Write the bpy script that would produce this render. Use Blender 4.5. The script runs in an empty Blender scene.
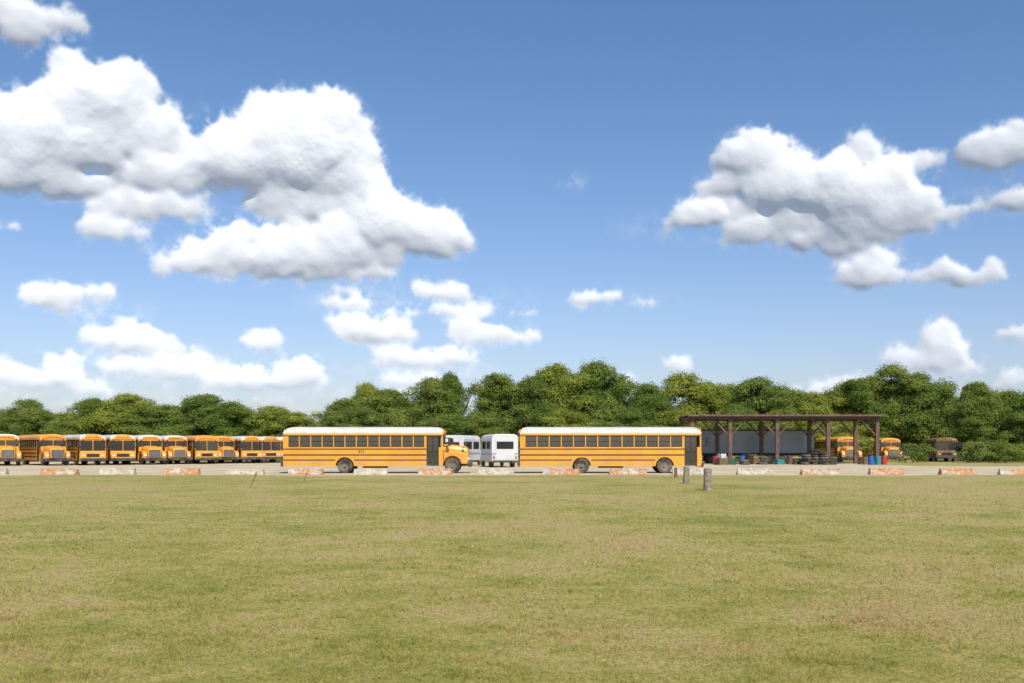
import bpy, bmesh, math, random
import numpy as np
from mathutils import Vector, Matrix
S=bpy.context.scene; COL=S.collection
random.seed(3)
F=995.; EYE=1.6; HZ=449.
def wx(px,D): return (px-512)/F*D
def wz(py,D): return EYE+(HZ-py)/F*D
S.view_settings.view_transform='Standard'; S.view_settings.look='None'; S.view_settings.exposure=0

# ---------------------------------------------------------------- camera
cd=bpy.data.cameras.new("camera"); cam=bpy.data.objects.new("camera",cd); COL.objects.link(cam)
cd.sensor_width=36; cd.lens=36*F/1024; cd.clip_end=6000; cd.clip_start=.1
cd.shift_y=(HZ-341.5)/1024
cam.location=(0,0,EYE); cam.rotation_euler=(math.pi/2,0,0)
S.camera=cam

# ---------------------------------------------------------------- node helpers
class NT:
    def __init__(s,nt): s.nt=nt; s.n=nt.nodes; s.l=nt.links
    def put(s,sock,v):
        if isinstance(v,bpy.types.NodeSocket): s.l.new(v,sock)
        elif v is not None: sock.default_value=v
    def math(s,op,a,b=None,c=None,clamp=False):
        n=s.n.new('ShaderNodeMath'); n.operation=op; n.use_clamp=clamp
        s.put(n.inputs[0],a)
        if b is not None: s.put(n.inputs[1],b)
        if c is not None: s.put(n.inputs[2],c)
        return n.outputs[0]
    def vec(s,op,a,b=None):
        n=s.n.new('ShaderNodeVectorMath'); n.operation=op
        s.put(n.inputs[0],a)
        if b is not None: s.put(n.inputs[1],b)
        return n.outputs['Value'] if op=='LENGTH' else n.outputs[0]
    def noise(s,vec,scale,detail=4,rough=.55,col=False,dist=0):
        n=s.n.new('ShaderNodeTexNoise'); s.put(n.inputs['Vector'],vec)
        n.inputs['Scale'].default_value=scale; n.inputs['Detail'].default_value=detail
        n.inputs['Roughness'].default_value=rough; n.inputs['Distortion'].default_value=dist
        return n.outputs['Color' if col else 'Fac']
    def step(s,v,a,b,o0=0,o1=1):
        n=s.n.new('ShaderNodeMapRange'); n.interpolation_type='SMOOTHSTEP'
        s.put(n.inputs[0],v); n.inputs[1].default_value=a; n.inputs[2].default_value=b
        n.inputs[3].default_value=o0; n.inputs[4].default_value=o1
        return n.outputs[0]
    def mix(s,f,a,b,mode='MIX'):
        n=s.n.new('ShaderNodeMix'); n.data_type='RGBA'; n.blend_type=mode
        s.put(n.inputs[0],f)
        for k,v in ((6,a),(7,b)):
            if isinstance(v,tuple) and len(v)==3: v=v+(1,)
            s.put(n.inputs[k],v)
        return n.outputs[2]
    def ramp(s,f,stops):
        n=s.n.new('ShaderNodeValToRGB'); s.put(n.inputs[0],f)
        e=n.color_ramp.elements
        while len(e)<len(stops): e.new(.5)
        for k,(p,c) in enumerate(stops): e[k].position=p; e[k].color=c+(1,)
        return n.outputs[0]

# ---------------------------------------------------------------- sun + world
sund=Vector((0.34,-0.94,0)).normalized(); EL=math.radians(47)
sund=Vector((sund.x*math.cos(EL),sund.y*math.cos(EL),math.sin(EL)))
ld=bpy.data.lights.new("sun",'SUN'); ld.energy=5.0; ld.angle=math.radians(.5); ld.color=(1,.92,.80)
lo=bpy.data.objects.new("sun",ld); COL.objects.link(lo); lo.rotation_euler=sund.to_track_quat('Z','Y').to_euler(); lo.location=(20,-20,40)
W=bpy.data.worlds.new("World"); S.world=W; W.use_nodes=True
nt=W.node_tree; nt.nodes.clear(); T=NT(nt)
out=nt.nodes.new('ShaderNodeOutputWorld')
sky=nt.nodes.new('ShaderNodeTexSky'); sky.sky_type='NISHITA'; sky.sun_disc=False
sky.sun_elevation=EL; sky.sun_rotation=math.atan2(sund.x,sund.y)
sky.air_density=1.0; sky.dust_density=1.2; sky.ozone_density=2.6; sky.altitude=100
bg1=nt.nodes.new('ShaderNodeBackground'); bg1.inputs[1].default_value=.124
tc=nt.nodes.new('ShaderNodeTexCoord'); sp=nt.nodes.new('ShaderNodeSeparateXYZ'); nt.links.new(tc.outputs['Generated'],sp.inputs[0])
tn_=T.mix(T.step(sp.outputs[2],.0,.42),(1.05,1.0,1.13),(.76,.96,1.12))
tint=T.mix(1.0,sky.outputs[0],tn_,'MULTIPLY'); nt.links.new(tint,bg1.inputs[0])
nt.links.new(bg1.outputs[0],out.inputs[0])

# ---------------------------------------------------------------- clouds: relief geometry lit by the sun
def pd(px,py):
    return (math.degrees(math.atan((px-512)/F)), math.degrees(math.atan((HZ-py)/math.hypot(F,px-512))))
blobs=[(22,30,28,26),(60,20,26,13),(8,8,20,16),
(32,140,58,42),(92,108,60,46),(70,66,20,18),(130,84,34,28),(20,168,52,36),(65,182,62,22),(150,134,46,28),(160,174,56,28),(85,150,68,36),
(320,128,58,42),(300,165,88,50),(350,172,42,38),(242,166,60,42),(270,122,34,28),(150,207,60,15),(110,230,38,14),(305,206,70,24),
(382,228,54,36),(432,240,46,27),(330,248,74,32),(260,254,80,26),(200,264,58,17),(310,271,92,18),(360,202,36,28),
(55,300,36,15),(30,292,10,10),(5,226,18,6),(265,341,23,12),(130,340,48,15),(160,348,44,9),(165,370,58,11),(40,378,48,16),(85,388,24,8),(60,360,26,7),(120,368,28,8),
(255,382,56,17),(300,376,30,15),(215,374,26,9),(190,360,20,6),(350,305,24,9),(375,331,46,13),(345,325,18,8),(400,328,22,9),(440,293,32,10),(440,312,54,6),(490,336,46,8),(468,326,20,9),(515,340,16,5),
(425,359,54,11),(400,352,22,6),(455,354,22,7),(520,312,15,4),(410,381,42,7),(105,295,12,9),(120,318,16,4),(480,308,22,5),(345,292,16,5),
(597,299,34,8),(645,304,17,4),
(755,160,44,30),(728,158,20,20),(790,192,62,34),(848,196,68,40),(870,222,64,28),(705,216,54,15),(748,236,34,15),(722,186,26,14),(835,240,66,16),(905,208,48,26),(900,225,44,15),(935,215,40,12),(790,222,44,14),
(862,152,20,18),(918,166,28,11),(868,276,38,20),(875,264,20,14),(962,276,52,14),(990,154,48,24),(1015,140,26,18),(1010,202,40,12),(965,212,36,7),
(1012,336,19,10),(932,344,18,14),(945,332,16,12),(953,352,18,24),(925,364,30,11),(900,358,18,8),(970,372,16,8),(1012,382,20,10),(892,352,14,5),(680,366,17,9),(628,386,9,14),(848,383,26,8),
(830,390,44,6),(-40,120,50,40),(-30,380,40,16),(1060,150,40,20),(1075,340,30,14),(-60,20,30,20),(1090,130,40,25)]
wisps=[(573,181,14,8),(655,306,26,5),(350,300,40,10),(90,310,60,14),(620,300,46,9),(440,300,70,16),(690,225,60,14),(975,205,60,14),(950,170,40,12),(70,396,120,12),(250,400,120,12),(195,215,70,16),(365,392,60,8),(430,372,80,10),(215,130,40,26)]
def clouds():
    r=np.random.default_rng(21); st=.055
    A0,A1,E0,E1=-35.,35.,.3,26.8
    nx=int((A1-A0)/st); ny=int((E1-E0)/st)
    gx=A0+np.arange(nx)*st; gy=E0+np.arange(ny)*st
    Hh=np.zeros((ny,nx),np.float32); Al=np.zeros((ny,nx),np.float32); Sm=np.zeros((ny,nx),np.float32)
    def vn(cell,seed):
        q=np.random.default_rng(seed); gw=int((A1-A0)/cell)+4; gh=int((E1-E0)/cell)+4; G=q.random((gh,gw)).astype(np.float32)
        fx=(gx-A0)/cell; fy=(gy-E0)/cell; ix=fx.astype(int); iy=fy.astype(int); tx=fx-ix; ty=fy-iy
        tx=tx*tx*(3-2*tx); ty=(ty*ty*(3-2*ty))[:,None]
        a=G[iy][:,ix]; b=G[iy][:,ix+1]; c=G[iy+1][:,ix]; d=G[iy+1][:,ix+1]
        return (a*(1-tx)+b*tx)*(1-ty)+(c*(1-tx)+d*tx)*ty
    def fbm(cell,octs,seed,g=.55):
        s=0;w=1;t=0
        for k in range(octs):
            s=s+w*vn(cell/2**k,seed+k); t+=w; w*=g
        return s/t
    def puff(cx,cy,cz,R):
        i0=max(0,int((cx-R-A0)/st)); i1=min(nx,int((cx+R-A0)/st)+2); j0=max(0,int((cy-R-E0)/st)); j1=min(ny,int((cy+R-E0)/st)+2)
        if i0>=i1 or j0>=j1: return
        X=gx[i0:i1]-cx; Y=gy[j0:j1]-cy
        q=(X[None,:]**2+Y[:,None]**2)/(R*R); m=np.clip(1-q,0,None)
        h=np.where(q<1,cz+R*np.sqrt(m),0); s=Hh[j0:j1,i0:i1]; np.maximum(s,h,out=s)
        s=Al[j0:j1,i0:i1]; np.maximum(s,np.clip(m*1.6,0,1),out=s)
    for (x,y,rx,ry) in blobs:
        if ry<17: rx*=1.05; ry*=1.15
        a,e=pd(x,y); ra=pd(x+rx,y)[0]-a; re=pd(x,y-ry)[1]-e; r0=min(ra,re)
        i0=max(0,int((a-ra-A0)/st)); i1=min(nx,int((a+ra-A0)/st)+2); j0=max(0,int((e-re-E0)/st)); j1=min(ny,int((e+re-E0)/st)+2)
        if i0<i1 and j0<j1:
            q=((gx[i0:i1][None,:]-a)/ra)**2+((gy[j0:j1][:,None]-e)/re)**2
            s=Sm[j0:j1,i0:i1]; np.maximum(s,np.clip(1-q,0,1)**.8*r0,out=s)
        n1=int(9+7*ra/re)
        for k in range(n1):
            t=r.random()*6.283; q=math.sqrt(r.random()); u=q*math.cos(t); v=q*math.sin(t)
            if v<-.5: v*=.5
            R=r0*r.uniform(.36,.60)*(1-.3*abs(u))
            cx=a+u*(ra-R*.8); cy=e+v*(re-R*.75)*(1 if v>0 else .8); cz=r0*(.40*(1-q*q)+.12+.20*max(-.4,v))
            puff(cx,cy,cz,R)
            for l in range(7):
                t2=r.uniform(-.5,3.64); o=R*r.uniform(.5,1.05); R2=R*r.uniform(.28,.48)
                x2=cx+o*math.cos(t2); y2=cy+o*math.sin(t2); z2=cz+math.sqrt(max(0,R*R-o*o))*.8
                if R2<.07: continue
                puff(x2,y2,z2,R2)
                for m_ in range(5):
                    t3=r.uniform(-.5,3.64); o3=R2*r.uniform(.5,1.15); R3=R2*r.uniform(.3,.5)
                    if R3<.09: continue
                    puff(x2+o3*math.cos(t3),y2+o3*math.sin(t3),z2+math.sqrt(max(0,R2*R2-o3*o3))*.8,R3)
    def blur(Z,s):
        n=int(s*3)+1; k=np.exp(-.5*(np.arange(-n,n+1)/s)**2); k/=k.sum()
        P=np.pad(Z,((0,0),(n,n)),'edge'); Z=sum(k[i]*P[:,i:i+Z.shape[1]] for i in range(2*n+1))
        P=np.pad(Z,((n,n),(0,0)),'edge'); return sum(k[i]*P[i:i+Z.shape[0],:] for i in range(2*n+1))
    def warp(Z,w1,w2):
        J,I=np.mgrid[0:ny,0:nx]; x=np.clip(I+w1,0,nx-1.01); y=np.clip(J+w2,0,ny-1.01)
        i=x.astype(int); j=y.astype(int); fx=x-i; fy=y-j
        return (Z[j,i]*(1-fx)+Z[j,i+1]*fx)*(1-fy)+(Z[j+1,i]*(1-fx)+Z[j+1,i+1]*fx)*fy
    w1=(fbm(1.3,6,100,.6)-.5)*.9/st; w2=(fbm(1.3,6,200,.6)-.5)*.75/st
    Hh=warp(Hh,w1,w2); Al=warp(Al,w1,w2); Sm=warp(Sm,w1,w2)
    N=fbm(1.0,6,300,.74); N2=fbm(.5,4,400,.6)
    Hb=blur(Hh,2.8)*.34+blur(Hh,7)*.30+blur(Hh,16)*.32+blur(Sm,16)*.42
    Hb=Hb*(1+.04*(N2-.5))
    A=blur(Al,2.2)*.35+blur(Al,7)*.35+blur(Al,13)*.30
    A=A+(N-.5)*1.7*np.clip(1.10-A,0,1)*np.clip(A*4,0,1)
    A=np.clip((A-.10)/.62,0,1); A=A*A*(3-2*A)
    Wp=np.zeros_like(A)
    for (x,y,rx,ry) in wisps:
        a,e=pd(x,y); ra=pd(x+rx,y)[0]-a; re=pd(x,y-ry)[1]-e
        q=((gx[None,:]-a)/ra)**2+((gy[:,None]-e)/re)**2
        Wp=np.maximum(Wp,np.exp(-q*1.2)*np.clip((N-.42)*3.2,0,1)*.5)
    A=1-(1-A)*(1-Wp); A=blur(A,.7); A*=np.clip((gy-.3)/3.5,.0,1)[:,None]**.35
    A*=(1-.20*np.exp(-((gy-1.)/3.0)**2))[:,None]
    Rr=2200.; az=np.radians(gx)[None,:]; ee=np.radians(gy)[:,None]; rr=Rr*(1-np.radians(Hb)*.43)
    X=rr*np.sin(az)*np.cos(ee); Y=rr*np.cos(az)*np.cos(ee); Z=rr*np.sin(ee)+EYE
    on=A>.004; q=on[:-1,:-1]|on[1:,:-1]|on[:-1,1:]|on[1:,1:]
    jj,ii=np.nonzero(q); idx=np.stack([jj*nx+ii,jj*nx+ii+1,(jj+1)*nx+ii+1,(jj+1)*nx+ii],1)
    un,inv=np.unique(idx.ravel(),return_inverse=True)
    co=np.stack([X.ravel()[un],Y.ravel()[un],Z.ravel()[un]],1); n=len(idx)
    me=bpy.data.meshes.new("sky"); me.vertices.add(len(un)); me.vertices.foreach_set('co',co.astype(np.float32).ravel())
    me.loops.add(4*n); me.loops.foreach_set('vertex_index',inv.astype(np.int32).ravel())
    me.polygons.add(n); me.polygons.foreach_set('loop_start',np.arange(0,4*n,4,dtype=np.int32)); 
    at=me.attributes.new('vapour_cover','FLOAT','POINT'); at.data.foreach_set('value',A.ravel()[un].astype(np.float32))
    me.update(calc_edges=True); me.polygons.foreach_set('use_smooth',[True]*n)
    m=bpy.data.materials.new("cloud vapour"); m.use_nodes=True; T=NT(m.node_tree); T.n.remove(T.n['Principled BSDF'])
    d=T.n.new('ShaderNodeBsdfDiffuse'); d.inputs[0].default_value=(.94,.96,.985,1)
    tl=T.n.new('ShaderNodeBsdfTranslucent'); tl.inputs[0].default_value=(.95,.94,.92,1)
    tr=T.n.new('ShaderNodeBsdfTransparent'); a=T.n.new('ShaderNodeAttribute'); a.attribute_name='vapour_cover'
    dt=T.n.new('ShaderNodeMixShader'); dt.inputs[0].default_value=.22; T.l.new(d.outputs[0],dt.inputs[1]); T.l.new(tl.outputs[0],dt.inputs[2])
    ms=T.n.new('ShaderNodeMixShader'); T.l.new(a.outputs['Fac'],ms.inputs[0]); T.l.new(tr.outputs[0],ms.inputs[1]); T.l.new(dt.outputs[0],ms.inputs[2])
    T.l.new(ms.outputs[0],T.n['Material Output'].inputs[0]); me.materials.append(m)
    o=bpy.data.objects.new("sky",me); COL.objects.link(o); o["kind"]="structure"
clouds()

# ---------------------------------------------------------------- materials
def newmat(name):
    m=bpy.data.materials.new(name); m.use_nodes=True; t=m.node_tree
    b=t.nodes['Principled BSDF']; return m,NT(t),b
def mat(name,c,rough=.5,metal=0.,var=.15,scale=3.,dirt=None,dirt_amt=0.,spec=.5,world=False):
    m,T,b=newmat(name)
    g=T.n.new('ShaderNodeNewGeometry')
    v=g.outputs['Position']
    n=T.noise(v,scale,4,.6)
    dark=tuple(x*(1-var) for x in c); lite=tuple(min(1,x*(1+var)) for x in c)
    col=T.mix(T.step(n,.3,.7),dark,lite)
    if dirt:
        s=T.n.new('ShaderNodeSeparateXYZ'); T.l.new(v,s.inputs[0])
        low=T.step(s.outputs[2],1.6,.35)
        n2=T.noise(v,1.7,5,.65)
        f=T.math('MULTIPLY',T.math('MULTIPLY_ADD',low,.8,.25),T.step(n2,.35,.7))
        col=T.mix(T.math('MULTIPLY',f,dirt_amt,clamp=True),col,dirt)
    T.l.new(col,b.inputs['Base Color'])
    b.inputs['Roughness'].default_value=rough; b.inputs['Metallic'].default_value=metal
    b.inputs['Specular IOR Level'].default_value=spec
    return m
DUST=(.36,.29,.20)
M_yel=mat("bus yellow paint",(.74,.325,.020),.38,0,.12,.8,DUST,.6)
M_yel2=mat("weathered yellow paint",(.68,.29,.03),.5,0,.18,1.2,DUST,.7)
M_rf=mat("cream roof paint",(.60,.58,.51),.45,0,.14,1.3,(.38,.33,.26),.6)
M_wh=mat("white paint",(.58,.59,.60),.4,0,.05,1,DUST,.4)
M_blk=mat("black trim",(.018,.018,.018),.5,0,.2,4,DUST,.25)
M_seat=mat("brown vinyl seat",(.15,.10,.06),.55)
M_tyre=mat("tyre rubber",(.022,.022,.022),.85,0,.3,6,DUST,.5)
M_rim=mat("painted rim",(.16,.14,.12),.5,.2,.2,8,DUST,.5)
M_chr=mat("chrome",(.6,.6,.6),.25,.9)
M_red=mat("red lens",(.45,.02,.015),.25)
M_amb=mat("amber lens",(.75,.25,.02),.25)
M_lens=mat("headlight lens",(.7,.72,.75),.12)
M_blue=mat("faded purple blue stripe paint",(.24,.25,.44),.4)
M_brn=mat("dull yellow brown weathered paint",(.22,.135,.05),.6,0,.45,1.5,(.10,.08,.05),.6)
M_grn=mat("green paint",(.03,.12,.06),.5)
M_rust=mat("brown rusty painted steel",(.125,.073,.056),.6,.1,.35,2.5,(.18,.10,.06),.5)
M_corr=mat("galvanised roofing",(.20,.17,.15),.55,.4,.3,1.2)
M_trl=mat("grey trailer skin",(.36,.41,.45),.5,.1,.15,.5,DUST,.35)
M_blu2=mat("blue plastic",(.02,.10,.36),.4)
M_tarp=mat("teal plastic",(.03,.22,.24),.5)
M_redp=mat("red paint",(.42,.035,.025),.45)
M_wood=mat("weathered timber",(.25,.21,.155),.85,0,.4,9)
M_wood2=mat("brown timber",(.17,.105,.06),.85,0,.4,9)
M_met=mat("dark steel",(.05,.045,.04),.5,.5)
M_glo=mat("dark tinted glass",(.03,.032,.035),.08,0,.1,2)
def glassmat(name,dm,dc,tc):
    m,T,b=newmat(name); T.n.remove(b)
    o=T.n['Material Output']; tr=T.n.new('ShaderNodeBsdfTransparent'); tr.inputs[0].default_value=tc+(1,)
    g=T.n.new('ShaderNodeBsdfGlossy'); g.inputs[1].default_value=.06; g.inputs[0].default_value=(.9,.9,.9,1)
    d=T.n.new('ShaderNodeBsdfDiffuse'); d.inputs[0].default_value=dc+(1,)
    f=T.n.new('ShaderNodeFresnel'); f.inputs[0].default_value=1.7
    m1=T.n.new('ShaderNodeMixShader'); m1.inputs[0].default_value=dm; T.l.new(tr.outputs[0],m1.inputs[1]); T.l.new(d.outputs[0],m1.inputs[2])
    m2=T.n.new('ShaderNodeMixShader'); T.l.new(f.outputs[0],m2.inputs[0]); T.l.new(m1.outputs[0],m2.inputs[1]); T.l.new(g.outputs[0],m2.inputs[2])
    T.l.new(m2.outputs[0],o.inputs[0]); return m
M_gl=glassmat("vehicle glass",.22,(.19,.18,.15),(.74,.76,.75))
M_gld=glassmat("dusty door glass",.24,(.16,.15,.12),(.7,.7,.7))
def barriermat(name,paint,amt):
    m,T,b=newmat(name); g=T.n.new('ShaderNodeNewGeometry'); v=g.outputs['Position']
    n=T.noise(v,2.5,7,.65); col=T.mix(T.step(n,.3,.7),(.30,.26,.19),(.56,.51,.42))
    n3=T.noise(v,9,5,.7); col=T.mix(T.step(n3,.52,.70),col,(.12,.10,.07))
    n2=T.noise(v,1.1,6,.75); col=T.mix(T.step(n2,.54-amt,.62-amt,0,.9),col,paint)
    n4=T.noise(v,6,6,.78); col=T.mix(T.step(n4,.52,.60),col,(.48,.43,.35))
    T.l.new(col,b.inputs['Base Color']); b.inputs['Roughness'].default_value=.9
    bp=T.n.new('ShaderNodeBump'); bp.inputs[0].default_value=.4; bp.inputs[1].default_value=.03; T.l.new(n3,bp.inputs['Height']); T.l.new(bp.outputs[0],b.inputs['Normal'])
    return m
M_bar=barriermat("weathered concrete",(.38,.27,.16),-.02)
M_baro=barriermat("concrete with flaking orange paint",(.42,.17,.045),.10)

# ---------------------------------------------------------------- mesh helpers
def mkobj(name,me,parent=None,loc=(0,0,0),rot=(0,0,0)):
    o=bpy.data.objects.new(name,me); COL.objects.link(o)
    o.location=loc; o.rotation_euler=rot
    if parent: o.parent=parent
    return o
def fin(bm,name,mats,parent=None,loc=(0,0,0),rot=(0,0,0),bevel=0,smooth=False):
    bmesh.ops.recalc_face_normals(bm,faces=bm.faces)
    me=bpy.data.meshes.new(name); bm.to_mesh(me); bm.free()
    for m in mats: me.materials.append(m)
    if smooth:
        me.polygons.foreach_set('use_smooth',[True]*len(me.polygons))
    o=mkobj(name,me,parent,loc,rot)
    if bevel:
        b=o.modifiers.new('bevel','BEVEL'); b.width=bevel; b.segments=2; b.limit_method='ANGLE'
    return o
def box(bm,x0,x1,y0,y1,z0,z1,mi=0):
    vs=[bm.verts.new((x,y,z)) for x in (x0,x1) for y in (y0,y1) for z in (z0,z1)]
    for f in ((0,1,3,2),(4,6,7,5),(0,4,5,1),(2,3,7,6),(0,2,6,4),(1,5,7,3)):
        bm.faces.new([vs[i] for i in f]).material_index=mi
    return vs
def beam(bm,a,b,w,h,mi=0):
    a=Vector(a); b=Vector(b); d=(b-a); L=d.length; q=d.to_track_quat('X','Z').to_matrix()
    vs=box(bm,0,L,-w/2,w/2,-h/2,h/2,mi)
    for v in vs: v.co=q@v.co+a
def prism(bm,pts,y0,y1,mi=0):
    A=[bm.verts.new((x,y0,z)) for x,z in pts]; B=[bm.verts.new((x,y1,z)) for x,z in pts]
    bm.faces.new(A).material_index=mi; bm.faces.new(B[::-1]).material_index=mi
    n=len(pts)
    for i in range(n):
        bm.faces.new((A[i],B[i],B[(i+1)%n],A[(i+1)%n])).material_index=mi
def arcpanel(x0,x1,z0,z1,arcs,r=.60):
    pts=[(x0,z1),(x0,z0)]
    for c in arcs:
        for k in range(13):
            a=math.pi-math.pi*k/12; pts.append((c+r*math.cos(a),z0+r*math.sin(a)*.98))
    pts+=[(x1,z0),(x1,z1)]; return pts
def lathe(bm,prof,n=28,mi=0):   # prof: (y,r) about y axis
    rings=[]
    for y,r in prof:
        rings.append([bm.verts.new((r*math.cos(2*math.pi*k/n),y,r*math.sin(2*math.pi*k/n))) for k in range(n)])
    for a,b in zip(rings,rings[1:]):
        for k in range(n): bm.faces.new((a[k],a[(k+1)%n],b[(k+1)%n],b[k])).material_index=mi
    return rings
def lathe_z(bm,prof,n=20,mi=0,cx=0,cy=0,cap=True):
    rings=[]
    for z,r in prof:
        rings.append([bm.verts.new((cx+r*math.cos(2*math.pi*k/n),cy+r*math.sin(2*math.pi*k/n),z)) for k in range(n)])
    for a,b in zip(rings,rings[1:]):
        for k in range(n): bm.faces.new((a[k],a[(k+1)%n],b[(k+1)%n],b[k])).material_index=mi
    if cap:
        bm.faces.new(rings[0][::-1]).material_index=mi; bm.faces.new(rings[-1]).material_index=mi
def empty(name,loc,rot=0):
    o=bpy.data.objects.new(name,None); o.empty_display_size=.3; COL.objects.link(o); o.location=loc; o.rotation_euler=(0,0,rot); return o
def tag(o,label,cat,group=None):
    o["label"]=label; o["category"]=cat
    if group: o["group"]=group

_tm={}
def wheel(parent,x,y,r=.5,wd=.28,rimmat=None):
    rimmat=rimmat or M_rim
    w=bpy.data.objects.new("wheel",None); COL.objects.link(w); w.parent=parent; w.location=(x,y,r); w.empty_display_size=.2
    key=(r,wd,rimmat.name)
    if key not in _tm:
        h=wd/2
        bm=bmesh.new(); lathe(bm,[(-h*.75,r*.60),(-h,r*.68),(-h,r*.92),(-h*.8,r),(h*.8,r),(h,r*.92),(h,r*.68),(h*.75,r*.60),(-h*.75,r*.60)],30)
        t=fin(bm,"tyre",[M_tyre],w)
        bm=bmesh.new()
        lathe(bm,[(-h*.9,.01),(-h*.9,r*.17),(-h*.35,r*.2),(-h*.35,r*.45),(-h*.8,r*.55),(-h*.8,r*.61),(h*.8,r*.61),(h*.8,r*.55),(h*.35,r*.45),(h*.35,r*.2),(h*.9,r*.17),(h*.9,.01)],24)
        q=fin(bm,"rim",[rimmat],w)
        _tm[key]=(t.data,q.data)
    else:
        mkobj("tyre",_tm[key][0],w); mkobj("rim",_tm[key][1],w)
    return w
def text(parent,s,size,loc,rot,m,name="lettering"):
    c=bpy.data.curves.new(name,'FONT'); c.body=s; c.size=size; c.extrude=.004; c.align_x='CENTER'; c.align_y='CENTER'
    c.offset=.004; c.resolution_u=3
    o=bpy.data.objects.new("tmp",c); COL.objects.link(o)
    dg=bpy.context.evaluated_depsgraph_get(); me=bpy.data.meshes.new_from_object(o.evaluated_get(dg)); me.name=name
    bpy.data.objects.remove(o); me.materials.clear(); me.materials.append(m)
    return mkobj(name,me,parent,loc,rot)

# ---------------------------------------------------------------- school bus
HW=1.22
def school_bus(kind,yel,roofm):
    conv=kind=='conv'
    LB=10.5 if conv else 11.9
    wr=4.05; wf=11.1 if conv else 9.5
    dr=(9.42,10.22) if conv else (10.80,11.62)
    nwin=12 if conv else 13
    w0=.32; pitch=(dr[0]-.12-w0)/nwin
    root=empty("school_bus",(0,0,0))
    zs,zb,zt,zr=.47,1.72,2.46,2.62
    bm=bmesh.new()
    arcsR=[wr] if conv else [wr,wf]
    for s in (-1,1):
        yo=s*HW; yi=s*(HW-.06)
        if s<0:
            prism(bm,arcpanel(0,dr[0],zs,zb,arcsR),yo,yi)
            prism(bm,arcpanel(dr[1],LB,zs,zb,[]),yo,yi)
        else: prism(bm,arcpanel(0,LB,zs,zb,arcsR),yo,yi)
        box(bm,0,LB,min(yo,yi),max(yo,yi),zt,zr)
        box(bm,0,w0+.04,min(yo,yi),max(yo,yi),zb,zt)
        for k in range(1,nwin):
            x=w0+pitch*k; box(bm,x-.035,x+.035,min(yo,yi),max(yo,yi),zb,zt)
        box(bm,dr[0]-.16,dr[0],min(yo,yi),max(yo,yi),zb,zt)
        box(bm,LB-.1,LB,min(yo,yi),max(yo,yi),zb,zt)
        if s>0: box(bm,dr[0],dr[0]+.1,yi,yo,zb,zt)
    i=HW-.06
    box(bm,0,.06,-i,i,zs,1.75); box(bm,0,.06,-i,i,2.4,zr)
    for a,b in ((-i,-.95),(-.38,-.30),(.30,.38),(.95,i)): box(bm,0,.06,a,b,1.75,2.4)
    fz=1.85 if conv else 1.42
    box(bm,LB-.06,LB,-i,i,.75 if conv else .55,fz); box(bm,LB-.06,LB,-i,i,2.44,zr)
    box(bm,LB-.06,LB,-.035,.035,fz,2.44)
    box(bm,LB-.22,LB+.05,-.78,.78,2.58,2.88)
    box(bm,-.05,.2,-.78,.78,2.58,2.88)
    fin(bm,"body",[yel],root,bevel=.012)
    bm=bmesh.new(); box(bm,.08,LB-.08,-i+.01,i-.01,.85,.92); box(bm,.4,LB+(1.2 if conv else -.3),-.45,.45,.5,.85,0)
    box(bm,5.2,6.8,-.95,-.45,.35,.85); box(bm,wr-.1,wr+.1,-.95,.95,.42,.58); box(bm,wf-.06,wf+.06,-.9,.9,.44,.56)
    fin(bm,"chassis",[M_blk],root)
    bm=bmesh.new(); rings=[]
    ends=[(0,.35),(.06,.62),(.18,.85),(.4,.97),(.7,1)]
    sec=[(x,s) for x,s in ends]+[(LB-x,s) for x,s in ends[::-1]]
    for x,sc in sec:
        r=[]
        for k in range(17):
            a=math.pi*k/16; y=-HW*math.copysign(abs(math.cos(a))**.75,math.cos(a)); z=zr+.45*sc*math.sin(a)**.8
            r.append(bm.verts.new((x,y,z)))
        rings.append(r)
    for a,b in zip(rings,rings[1:]):
        for k in range(16): bm.faces.new((a[k],a[k+1],b[k+1],b[k]))
    bm.faces.new(rings[0]); bm.faces.new(rings[-1][::-1])
    fin(bm,"roof",[roofm],root)
    for s in (-1,1):
        for (za,zc,xe) in ((2.465,2.50,LB),(1.57,1.63,dr[0] if s<0 else LB),(1.18,1.25,dr[0] if s<0 else LB),(.85,.91,0)):
            y0,y1=sorted((s*(HW+.002),s*(HW+.022)))
            if xe:
                bm=bmesh.new(); box(bm,0.01,xe-.01,y0,y1,za,zc); fin(bm,"rub_rail",[M_blk],root)
            else:
                for a,b in ((.02,wr-.63),(wr+.63,(dr[0] if conv else wf-.63))):
                    bm=bmesh.new(); box(bm,a,b,y0,y1,za,zc); fin(bm,"rub_rail",[M_blk],root)
    bm=bmesh.new(); w=pitch-.07; h=zt-zb
    box(bm,0,w,.018,.026,0,h,0)
    for a in ((0,w,0,.03),(0,w,h-.03,h),(0,w,h*.5,h*.5+.03),(0,.022,.03,h-.03),(w-.022,w,.03,h-.03)):
        box(bm,a[0],a[1],-.004,.018,a[2],a[3],1)
    wo=None
    for s in (-1,1):
        for k in range(nwin):
            x=w0+pitch*k+.035
            if wo is None: wo=fin(bm,"window",[M_gl,M_blk],root); ww=wo
            else: ww=mkobj("window",wo.data,root)
            if s<0: ww.location=(x,-HW+.012,zb)
            else: ww.location=(x+w,HW-.012,zb); ww.rotation_euler=(0,0,math.pi)
    bm=bmesh.new(); box(bm,dr[0]+.1,LB-.1,HW-.035,HW-.027,zb,zt,0); box(bm,dr[0]+.1,LB-.1,HW-.027,HW-.012,zb,zb+.04,1)
    fin(bm,"window",[M_gl,M_blk],root)
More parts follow.
